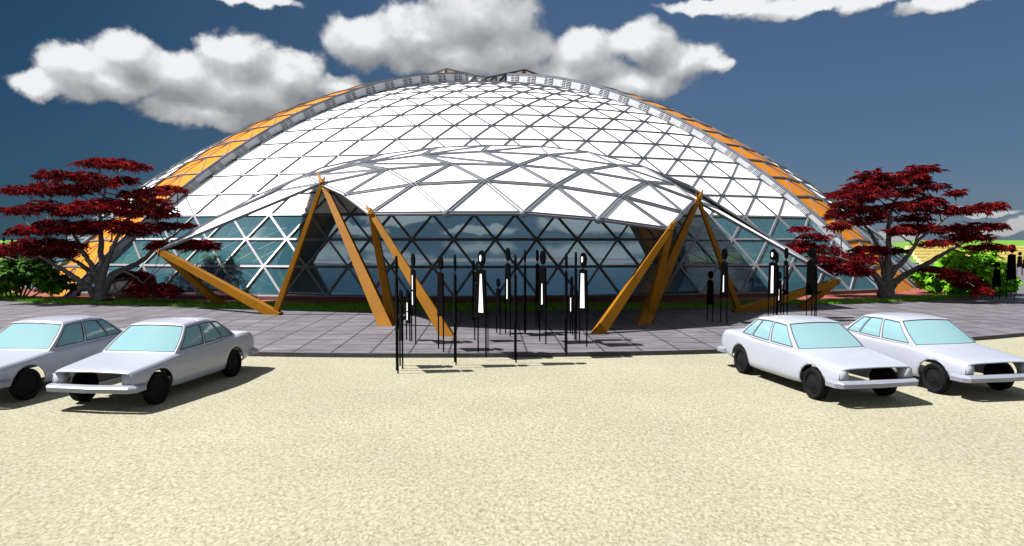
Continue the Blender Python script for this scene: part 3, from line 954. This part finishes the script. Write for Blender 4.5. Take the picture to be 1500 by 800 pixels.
# ------------------------------------------------------------------ cut-out steel sculptures
def sculpture(label, foot, top_y, wpx, tall=True, stripe=None, yaw=None, flip=False, z0=PAVE_Z, wide=None, spot=False):
    """foot: ground pixel between the legs; top_y: pixel row of the head's top; wpx: apparent body width in pixels"""
    g = gnd(foot[0], foot[1], z0)
    H = (at(foot[0], top_y, g.y).z - z0)
    W = wide or (0.27 * H if wpx > 6 else 0.16 * H)
    xw = min(W * .98, wpx * g.y / F)
    view = math.atan2(g.x, g.y)
    a = math.acos(max(0.0, (xw - .04) / W)) if yaw is None else yaw
    # width axis: from the right/near end to the left/far end
    ang = (PI - a if not flip else a) - view
    root = empty('cutout_sculpture', g, ang)
    tag(root, label, 'sculpture', 'black cut-out sculptures on the forecourt')
    th = .045
    leg_h = .36 * H if tall else .34 * H
    b0, b1 = leg_h, .815 * H
    # body plate: wider and slanting at the foot
    bm = bmesh.new()
    out = [(-W * .50, b0 + .02 * H), (W * .50, b0 - .02 * H), (W * .40, b1 - .01 * H), (W * .12, b1 + .012 * H), (-W * .36, b1)]
    f = [bm.verts.new((x, -th / 2, z)) for x, z in out]; k = [bm.verts.new((x, th / 2, z)) for x, z in out]
    bm.faces.new(f); bm.faces.new(k[::-1])
    for i in range(5):
        j = (i + 1) % 5
        bm.faces.new((f[i], k[i], k[j], f[j]))
    bmesh.ops.bevel(bm, geom=bm.edges[:], offset=.006, segments=1, affect='EDGES')
    body = obj('body', bm, M['black'], root)
    if stripe:
        kind, wt, wb = stripe
        sb = bmesh.new()
        for sd in (-1, 1):
            y0, y1 = sd * (th / 2 - .004), sd * (th / 2 + .006)
            segs = [(0.05, 0.95)] if kind == 'long' else ([(0.08, .62)] if kind == 'low' else [(.1, .45), (.52, .9)])
            for u0, u1 in segs:
                za, zb = b0 + .03 * H + (b1 - b0 - .05 * H) * u0, b0 + .03 * H + (b1 - b0 - .05 * H) * u1
                wa = W * (wb + (wt - wb) * u0) / 2; wc = W * (wb + (wt - wb) * u1) / 2
                q = [(-wa, za), (wa, za - .01 * H), (wc, zb), (-wc, zb)]
                a_ = [sb.verts.new((x, y0, z)) for x, z in q]; b_ = [sb.verts.new((x, y1, z)) for x, z in q]
                sb.faces.new(b_); sb.faces.new(a_[::-1])
                for i in range(4): sb.faces.new((a_[i], a_[(i+1) % 4], b_[(i+1) % 4], b_[i]))
        obj('white_stripe', sb, M['white'], body)
    hb = bmesh.new()
    n = 20
    for sd in (-1, 1):
        pass
    ring0 = [hb.verts.new((W * .34 * math.cos(2*PI*i/n), -th / 2, .925 * H + .075 * H * math.sin(2*PI*i/n))) for i in range(n)]
    ring1 = [hb.verts.new((v.co.x, th / 2, v.co.z)) for v in ring0]
    hb.faces.new(ring0); hb.faces.new(ring1[::-1])
    for i in range(n): hb.faces.new((ring0[i], ring1[i], ring1[(i+1) % n], ring0[(i+1) % n]))
    cbar(hb, (0, 0, b1 - .03), (0, 0, .86 * H), .018, .018, Vector((0, 1, 0)))
    hd = obj('head', hb, M['black'], root)
    if spot:
        pb = bmesh.new()
        for sd in (-1, 1):
            r_ = [[pb.verts.new((W * (.05 + .10 * math.cos(2*PI*i/12)), sd * y, .925 * H + .032 * H * math.sin(2*PI*i/12))) for i in range(12)] for y in (th / 2 - .004, th / 2 + .006)]
            pb.faces.new(r_[0]); pb.faces.new(r_[1])
            for i in range(12): pb.faces.new((r_[0][i], r_[0][(i+1) % 12], r_[1][(i+1) % 12], r_[1][i]))
        obj('white_spot', pb, M['white'], hd)
    for sx, top in ((-.42, b0 + .10), (.42, b0 + .06)):
        lb = bmesh.new()
        tube(lb, [Vector((W * sx, 0, -.02)), Vector((W * sx * .98, 0, top))], [.019, .019], 8)
        obj('leg', lb, M['black'], root)

S = sculpture
S('tall edge-on black sculpture standing furthest forward, on the sand at the kerb', (582, 545), 375, 5, z0=0.0)
S('small edge-on black sculpture with round head close behind the foremost one', (588, 538), 424, 7, False, z0=0.0)
S('small black sculpture with a broken white stripe between the two leftmost tall ones', (598, 499), 425, 8, False, ('two', .2, .2))
S('tall black sculpture with white stripe on its edge in front of the left orange brace', (606, 502), 371, 9, True, ('two', .16, .16))
S('tall plain black sculpture standing by the foot of the leftmost small orange brace', (646, 513), 374, 11)
S('tall edge-on black sculpture standing alone at the kerb right of the orange brace foot', (667, 531), 373, 5)
S('small plain black sculpture half hidden behind the widest white-striped one', (698, 500), 398, 8, False)
S('tall black sculpture with a broad white wedge widening downwards, left of the middle', (706, 519), 367, 16, True, ('long', .14, .52), spot=True)
S('tall edge-on black sculpture far back behind the widest white-striped one', (694, 470), 381, 4)
S('small plain black sculpture with round head in the middle under the canopy', (730, 489), 408, 8, False)
S('tall black sculpture with thin white edges standing back in the middle', (744, 491), 363, 10, True, ('low', .12, .18))
S('tall edge-on black sculpture at the kerb in the very middle of the group', (755, 528), 373, 4.5)
S('tall edge-on black sculpture far back, second in line right of the middle', (769, 488), 366, 4)
S('tall narrow black sculpture partly behind the one with a thin white wedge', (787, 480), 366, 6)
S('tall black sculpture with a thin white wedge low on its body', (795, 502), 367, 13, True, ('low', .05, .20))
S('tall edge-on black sculpture at the kerb left of the white-panelled one', (829, 518), 371, 5)
S('tall edge-on black sculpture set back between two striped ones on the right', (843, 499), 369, 4.5)
S('small black sculpture with one short white stripe beside the white-panelled one', (837, 490), 405, 6, False, ('low', .25, .25))
S('tall black sculpture with a wide white panel, nearest to the right orange brace foot', (854, 506), 370, 15, True, ('long', .34, .50), spot=True)
S('small plain black sculpture left of the thin orange brace on the right', (1040, 471), 397, 11, False)
S('tall black sculpture with a short white sliver overlapping the thin right brace', (1060, 473), 364, 12, True, ('low', .04, .16))
S('tall black sculpture with jagged white stripe behind the right sedan', (1131, 473), 365, 15, True, ('long', .22, .26), spot=True)
S('tall narrow black sculpture standing close behind the jagged-striped one', (1136, 470), 370, 8)
S('small black sculpture with short white stripe right of the jagged-striped one', (1141, 468), 398, 7, False, ('low', .25, .25))
S('tall black sculpture with white broken stripe on its left edge behind the right sedan', (1150, 470), 363, 8, True, ('two', .2, .2))
S('widest all-black sculpture, standing in front of the tip of the right canopy wing', (1187, 470), 362, 15)
S('all-black sculpture half hidden behind the widest one at the right canopy tip', (1192, 466), 372, 9)
S('small plain black sculpture beside the bright green shrub', (1459, 438), 384, 11, False, wide=.5)
S('tall plain black sculpture beside the bright green shrub', (1480, 439), 358, 13, wide=.6)
S('distant small black sculpture on the path right of the shrub', (1493, 403), 369, 7, False, wide=.55)
S('distant black sculpture cut off by the right edge of the photo', (1501, 404), 374, 7, wide=.55)
S('distant black sculpture on the field left of the yellow stone seating', (1347, 387), 357, 5, z0=0.0, wide=.6)
S('distant black sculpture on the field at the left edge of the photo', (7, 388), 348, 5, z0=0.0, wide=.6)
S('distant black sculpture on the field just above the left maple foliage', (19, 388), 350, 5, z0=0.0, wide=.6)

# ------------------------------------------------------------------ tiered stone seating beyond the paving
def seating(label, p0, p1, rows=6):
    root = empty('stone_seating', p0); tag(root, label, 'seating', 'tiered stone seating beyond the dome')
    d = (p1 - p0); L = d.length; d.normalize(); nrm = Vector((-d.y, d.x, 0))
    if nrm.y < 0: nrm = -nrm
    for k in range(rows):
        bm = bmesh.new()
        z0, z1 = k * .36 - .06, (k + 1) * .36
        a = nrm * (k * .75)
        cnt = max(1, int(L / 2.4))
        for i in range(cnt):
            s0 = d * (L * i / cnt + .02) + a; s1 = d * (L * (i + 1) / cnt - .02) + a
            v = [bm.verts.new(s + Vector((0, 0, z)) + nrm * o) for z, e in ((z0, 0), (z1 - .10, 0)) for s, o in ((s0, .06), (s1, .06), (s1, .95), (s0, .95))]
            for f in ((3,2,1,0),(4,5,6,7),(0,1,5,4),(1,2,6,5),(2,3,7,6),(3,0,4,7)): bm.faces.new([v[q] for q in f])
            v = [bm.verts.new(s + Vector((0, 0, z)) + nrm * o) for z in (z1 - .097, z1) for s, o in ((s0, -.04), (s1, -.04), (s1, .80), (s0, .80))]
            for f in ((3,2,1,0),(4,5,6,7),(0,1,5,4),(1,2,6,5),(2,3,7,6),(3,0,4,7)): bm.faces.new([v[q] for q in f])
        obj('step', bm, M['stone'], root)
seating('yellow tiered stone seating on the field beyond the right maple and shrub', gnd(1352, 389), gnd(1352, 389) + Vector((26, -3, 0)))
seating('yellow tiered stone seating on the field beyond the left maple', gnd(64, 388) + Vector((-24, -2, 0)), gnd(64, 388))

# ------------------------------------------------------------------ sky, sun, clouds
EXPO = 1.3
SUN_EL, SUN_AZ = R(57), R(-95)            # azimuth from +Y, clockwise: the sun stands to the left
sd = Vector((math.sin(SUN_AZ) * math.cos(SUN_EL), math.cos(SUN_AZ) * math.cos(SUN_EL), math.sin(SUN_EL)))
sl = bpy.data.lights.new('sun', 'SUN'); sl.energy = 5.0; sl.angle = R(0.5); sl.color = (1.0, 0.965, 0.90)
so = bpy.data.objects.new('sun', sl); so.rotation_euler = (-sd).to_track_quat('-Z', 'Y').to_euler(); so.location = sd * 100
COL.objects.link(so)

wd = bpy.data.worlds.new('World'); scene.world = wd; wd.use_nodes = True
nt = wd.node_tree; N = nt.nodes; Lk = nt.links
N.clear()
out = N.new('ShaderNodeOutputWorld'); bg = N.new('ShaderNodeBackground'); Lk.new(bg.outputs[0], out.inputs[0])
SKY = 0.06
bg.inputs['Strength'].default_value = SKY
sky = N.new('ShaderNodeTexSky'); sky.sky_type = 'NISHITA'; sky.sun_disc = False
sky.sun_elevation = SUN_EL; sky.sun_rotation = SUN_AZ; sky.air_density = 1.0; sky.dust_density = 0.4; sky.ozone_density = 2.0

def math_n(op, a, b=None, c=None, tree=nt, clamp=False):
    n = tree.nodes.new('ShaderNodeMath'); n.operation = op; n.use_clamp = clamp
    for i, v in enumerate((a, b, c)):
        if v is None: continue
        if isinstance(v, (int, float)): n.inputs[i].default_value = v
        else: tree.links.new(v, n.inputs[i])
    return n.outputs[0]
def vec_n(op, a, b=None, c=None, tree=nt):
    n = tree.nodes.new('ShaderNodeVectorMath'); n.operation = op
    for i, v in enumerate((a, b, c)):
        if v is None: continue
        if isinstance(v, (tuple, Vector)): n.inputs[i].default_value = v
        else: tree.links.new(v, n.inputs[i])
    return n
def azel(px, py):
    d = ray(px, py).normalized()
    return math.atan2(d.x, d.y) * 1000, math.asin(d.z) * 1000

lobes = [(60,122,55,24),(115,92,66,34),(190,82,62,38),(250,110,100,44),(340,82,62,44),(350,130,140,52),(425,112,66,44),(495,128,48,22),(305,165,110,26),(150,120,100,36),
         (540,62,72,46),(610,52,82,54),(700,30,104,70),(735,72,96,52),(660,85,120,36),(850,78,72,42),(940,66,62,40),(1000,92,62,38),(930,122,96,28),(840,110,90,34),(1050,92,24,16),
         (1050,6,100,16),(1200,4,160,20),(1380,4,80,16),(360,-4,90,14),
         (1500,332,44,15),(1430,312,80,4),(1440,341,100,7),(1300,345,60,6),
         (440,326,70,15),(520,338,60,9),(585,318,60,12),(860,328,80,16),(930,338,70,9),(1055,322,70,14),(705,336,60,8),(330,335,60,10)]
rc = random.Random(5)
ell = []
for px, py, rx, ry in lobes:
    u, v = azel(px, py); u1, _ = azel(px + rx, py); _, v1 = azel(px, py - ry)
    ell.append((u, v, max(6, u1 - u), max(5, v1 - v)))
# further clouds round the rest of the sky, which the glazing mirrors
for k in range(13):
    cu = rc.uniform(1000, 5300); cv = rc.uniform(180, 1050); s = rc.uniform(.8, 1.5) * (1 + cv / 900)
    for j in range(3): ell.append((cu + rc.uniform(-140, 140) * s, cv + rc.uniform(-35, 35) * s, rc.uniform(70, 150) * s, rc.uniform(45, 75) * s))

g = bpy.data.node_groups.new('cloud_field', 'ShaderNodeTree')
g.interface.new_socket('Vector', in_out='INPUT', socket_type='NodeSocketVector')
g.interface.new_socket('Amp', in_out='INPUT', socket_type='NodeSocketFloat')
g.interface.new_socket('Value', in_out='OUTPUT', socket_type='NodeSocketFloat')
gi = g.nodes.new('NodeGroupInput'); go = g.nodes.new('NodeGroupOutput')
warp = g.nodes.new('ShaderNodeTexNoise'); warp.inputs['Scale'].default_value = 0.028; warp.inputs['Detail'].default_value = 5
g.links.new(gi.outputs[0], warp.inputs['Vector'])
wv = vec_n('SUBTRACT', warp.outputs['Color'], (0.5, 0.5, 0.5), tree=g).outputs[0]
wv = vec_n('MULTIPLY', wv, (46, 34, 0), tree=g).outputs[0]
pv = vec_n('ADD', gi.outputs[0], wv, tree=g).outputs[0]
cur = None
for (u, v, a, b) in ell:
    q = vec_n('MULTIPLY_ADD', pv, (1 / a, 1 / b, 0), (-u / a, -v / b, 0), tree=g).outputs[0]
    L_ = vec_n('LENGTH', q, tree=g).outputs['Value']
    if cur is None: cur = L_
    else:
        n = g.nodes.new('ShaderNodeMath'); n.operation = 'SMOOTH_MIN'; n.inputs[2].default_value = 0.22
        g.links.new(cur, n.inputs[0]); g.links.new(L_, n.inputs[1]); cur = n.outputs[0]
e = math_n('SUBTRACT', 1.0, cur, tree=g)
nz = g.nodes.new('ShaderNodeTexNoise'); nz.inputs['Scale'].default_value = 0.026; nz.inputs['Detail'].default_value = 9; nz.inputs['Roughness'].default_value = 0.57
g.links.new(gi.outputs[0], nz.inputs['Vector'])
dn = math_n('MULTIPLY', math_n('SUBTRACT', nz.outputs['Fac'], 0.5, tree=g), gi.outputs[1], tree=g)
g.links.new(math_n('ADD', e, dn, tree=g), go.inputs[0])

tc = N.new('ShaderNodeTexCoord')
sx = N.new('ShaderNodeSeparateXYZ'); Lk.new(tc.outputs['Generated'], sx.inputs[0])
az_ = math_n('ARCTAN2', sx.outputs[0], sx.outputs[1])
# azimuth 0 at +Y, running on through 2*pi behind the photographer
az_ = math_n('ADD', az_, math_n('MULTIPLY', math_n('LESS_THAN', az_, -0.95), 2 * PI))
el_ = math_n('ARCSINE', sx.outputs[2])
cb = N.new('ShaderNodeCombineXYZ'); Lk.new(math_n('MULTIPLY', az_, 1000), cb.inputs[0]); Lk.new(math_n('MULTIPLY', el_, 1000), cb.inputs[1])
def fld(off, amp=0.78):
    n = N.new('ShaderNodeGroup'); n.node_tree = g
    v = vec_n('ADD', cb.outputs[0], off).outputs[0]
    Lk.new(v, n.inputs[0]); n.inputs[1].default_value = amp; return n.outputs[0]
d0 = fld((0, 0, 0)); r0 = fld((0, 0, 0), 0.42); r1 = fld((-14, 30, 0), 0.42); 
# broken bright cloud, added out of view for ambient fill, overhead and behind the photographer
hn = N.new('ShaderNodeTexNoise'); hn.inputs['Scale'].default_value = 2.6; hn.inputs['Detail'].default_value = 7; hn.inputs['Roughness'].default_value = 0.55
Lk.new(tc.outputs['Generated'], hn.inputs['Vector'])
def sstep(v, a, b):
    n = N.new('ShaderNodeMapRange'); n.interpolation_type = 'SMOOTHSTEP'; Lk.new(v, n.inputs[0])
    n.inputs[1].default_value = a; n.inputs[2].default_value = b; return n.outputs[0]
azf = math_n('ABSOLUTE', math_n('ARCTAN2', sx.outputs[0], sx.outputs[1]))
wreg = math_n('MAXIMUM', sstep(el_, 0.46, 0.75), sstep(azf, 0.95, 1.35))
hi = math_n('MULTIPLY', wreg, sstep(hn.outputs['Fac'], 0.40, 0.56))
mask = N.new('ShaderNodeMapRange'); mask.interpolation_type = 'SMOOTHERSTEP'
mask.inputs[1].default_value = -0.06; mask.inputs[2].default_value = 0.36
Lk.new(d0, mask.inputs[0])
# relief: brighter where the field falls away towards the sun
rel = math_n('MULTIPLY_ADD', math_n('SUBTRACT', r0, r1), 0.78, 0.43, clamp=True)
ramp = N.new('ShaderNodeValToRGB'); Lk.new(rel, ramp.inputs[0])
cs = 1.0 / (SKY * 2 ** EXPO)
def cc(r, g_, b): return (r * cs, g_ * cs, b * cs, 1)
ramp.color_ramp.elements[0].position = 0.12; ramp.color_ramp.elements[0].color = cc(.29, .30, .315)
ramp.color_ramp.elements[1].position = 0.95; ramp.color_ramp.elements[1].color = cc(.90, .91, .92)
e2 = ramp.color_ramp.elements.new(0.42); e2.color = cc(.43, .44, .455)
e3 = ramp.color_ramp.elements.new(0.68); e3.color = cc(.60, .61, .62)
tint = vec_n('MULTIPLY', sky.outputs[0], (0.120, 0.136, 0.160)).outputs[0]
deep = tuple(c / (SKY * 2 ** EXPO) for c in (0.036, 0.074, 0.140))
tint = vec_n('ADD', tint, deep).outputs[0]
pol = N.new('ShaderNodeMapRange'); pol.interpolation_type = 'SMOOTHSTEP'      # darker, deeper blue to the left
Lk.new(az_, pol.inputs[0]); pol.inputs[1].default_value = -0.75; pol.inputs[2].default_value = 0.15; pol.inputs[3].default_value = 0.0; pol.inputs[4].default_value = 1.0
pm = N.new('ShaderNodeMix'); pm.data_type = 'RGBA'; Lk.new(pol.outputs[0], pm.inputs[0])
pm.inputs[6].default_value = (0.22, 0.40, 0.46, 1); pm.inputs[7].default_value = (1, 1, 1, 1)
tint = vec_n('MULTIPLY', tint, pm.outputs[2]).outputs[0]
lowc = N.new('ShaderNodeMapRange'); Lk.new(el_, lowc.inputs[0])               # clouds near the horizon are greyer
lowc.inputs[1].default_value = 0.0; lowc.inputs[2].default_value = 0.13; lowc.inputs[3].default_value = 0.50; lowc.inputs[4].default_value = 1.0
lv = N.new('ShaderNodeVectorMath'); lv.operation = 'SCALE'; Lk.new(ramp.outputs[0], lv.inputs[0]); Lk.new(lowc.outputs[0], lv.inputs['Scale'])
mx = N.new('ShaderNodeMix'); mx.data_type = 'RGBA'
Lk.new(math_n('MULTIPLY', mask.outputs[0], 0.97), mx.inputs[0]); Lk.new(tint, mx.inputs[6]); Lk.new(lv.outputs[0], mx.inputs[7])
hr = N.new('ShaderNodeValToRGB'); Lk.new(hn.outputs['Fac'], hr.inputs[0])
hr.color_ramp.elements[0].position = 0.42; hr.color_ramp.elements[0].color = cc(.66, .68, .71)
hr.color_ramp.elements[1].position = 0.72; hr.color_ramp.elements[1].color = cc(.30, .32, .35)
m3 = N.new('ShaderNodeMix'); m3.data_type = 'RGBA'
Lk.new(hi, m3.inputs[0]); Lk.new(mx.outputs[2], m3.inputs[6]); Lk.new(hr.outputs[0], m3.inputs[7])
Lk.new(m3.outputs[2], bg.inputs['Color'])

# ------------------------------------------------------------------ camera and view
cam = bpy.data.cameras.new('camera'); co = bpy.data.objects.new('camera', cam); COL.objects.link(co)
co.location = (0, 0, CAM_H); co.rotation_euler = (PI / 2 - TILT, 0, 0)
cam.sensor_width = 36; cam.lens = F / 1500 * 36; cam.clip_end = 6000; cam.clip_start = 0.1
scene.camera = co
vs = scene.view_settings
vs.view_transform = 'Standard'; vs.look = 'None'; vs.exposure = EXPO; vs.gamma = 1.0; vs.use_curve_mapping = False
scene.cycles.max_bounces = 6; scene.cycles.transparent_max_bounces = 8
scene.cycles.use_denoising = True
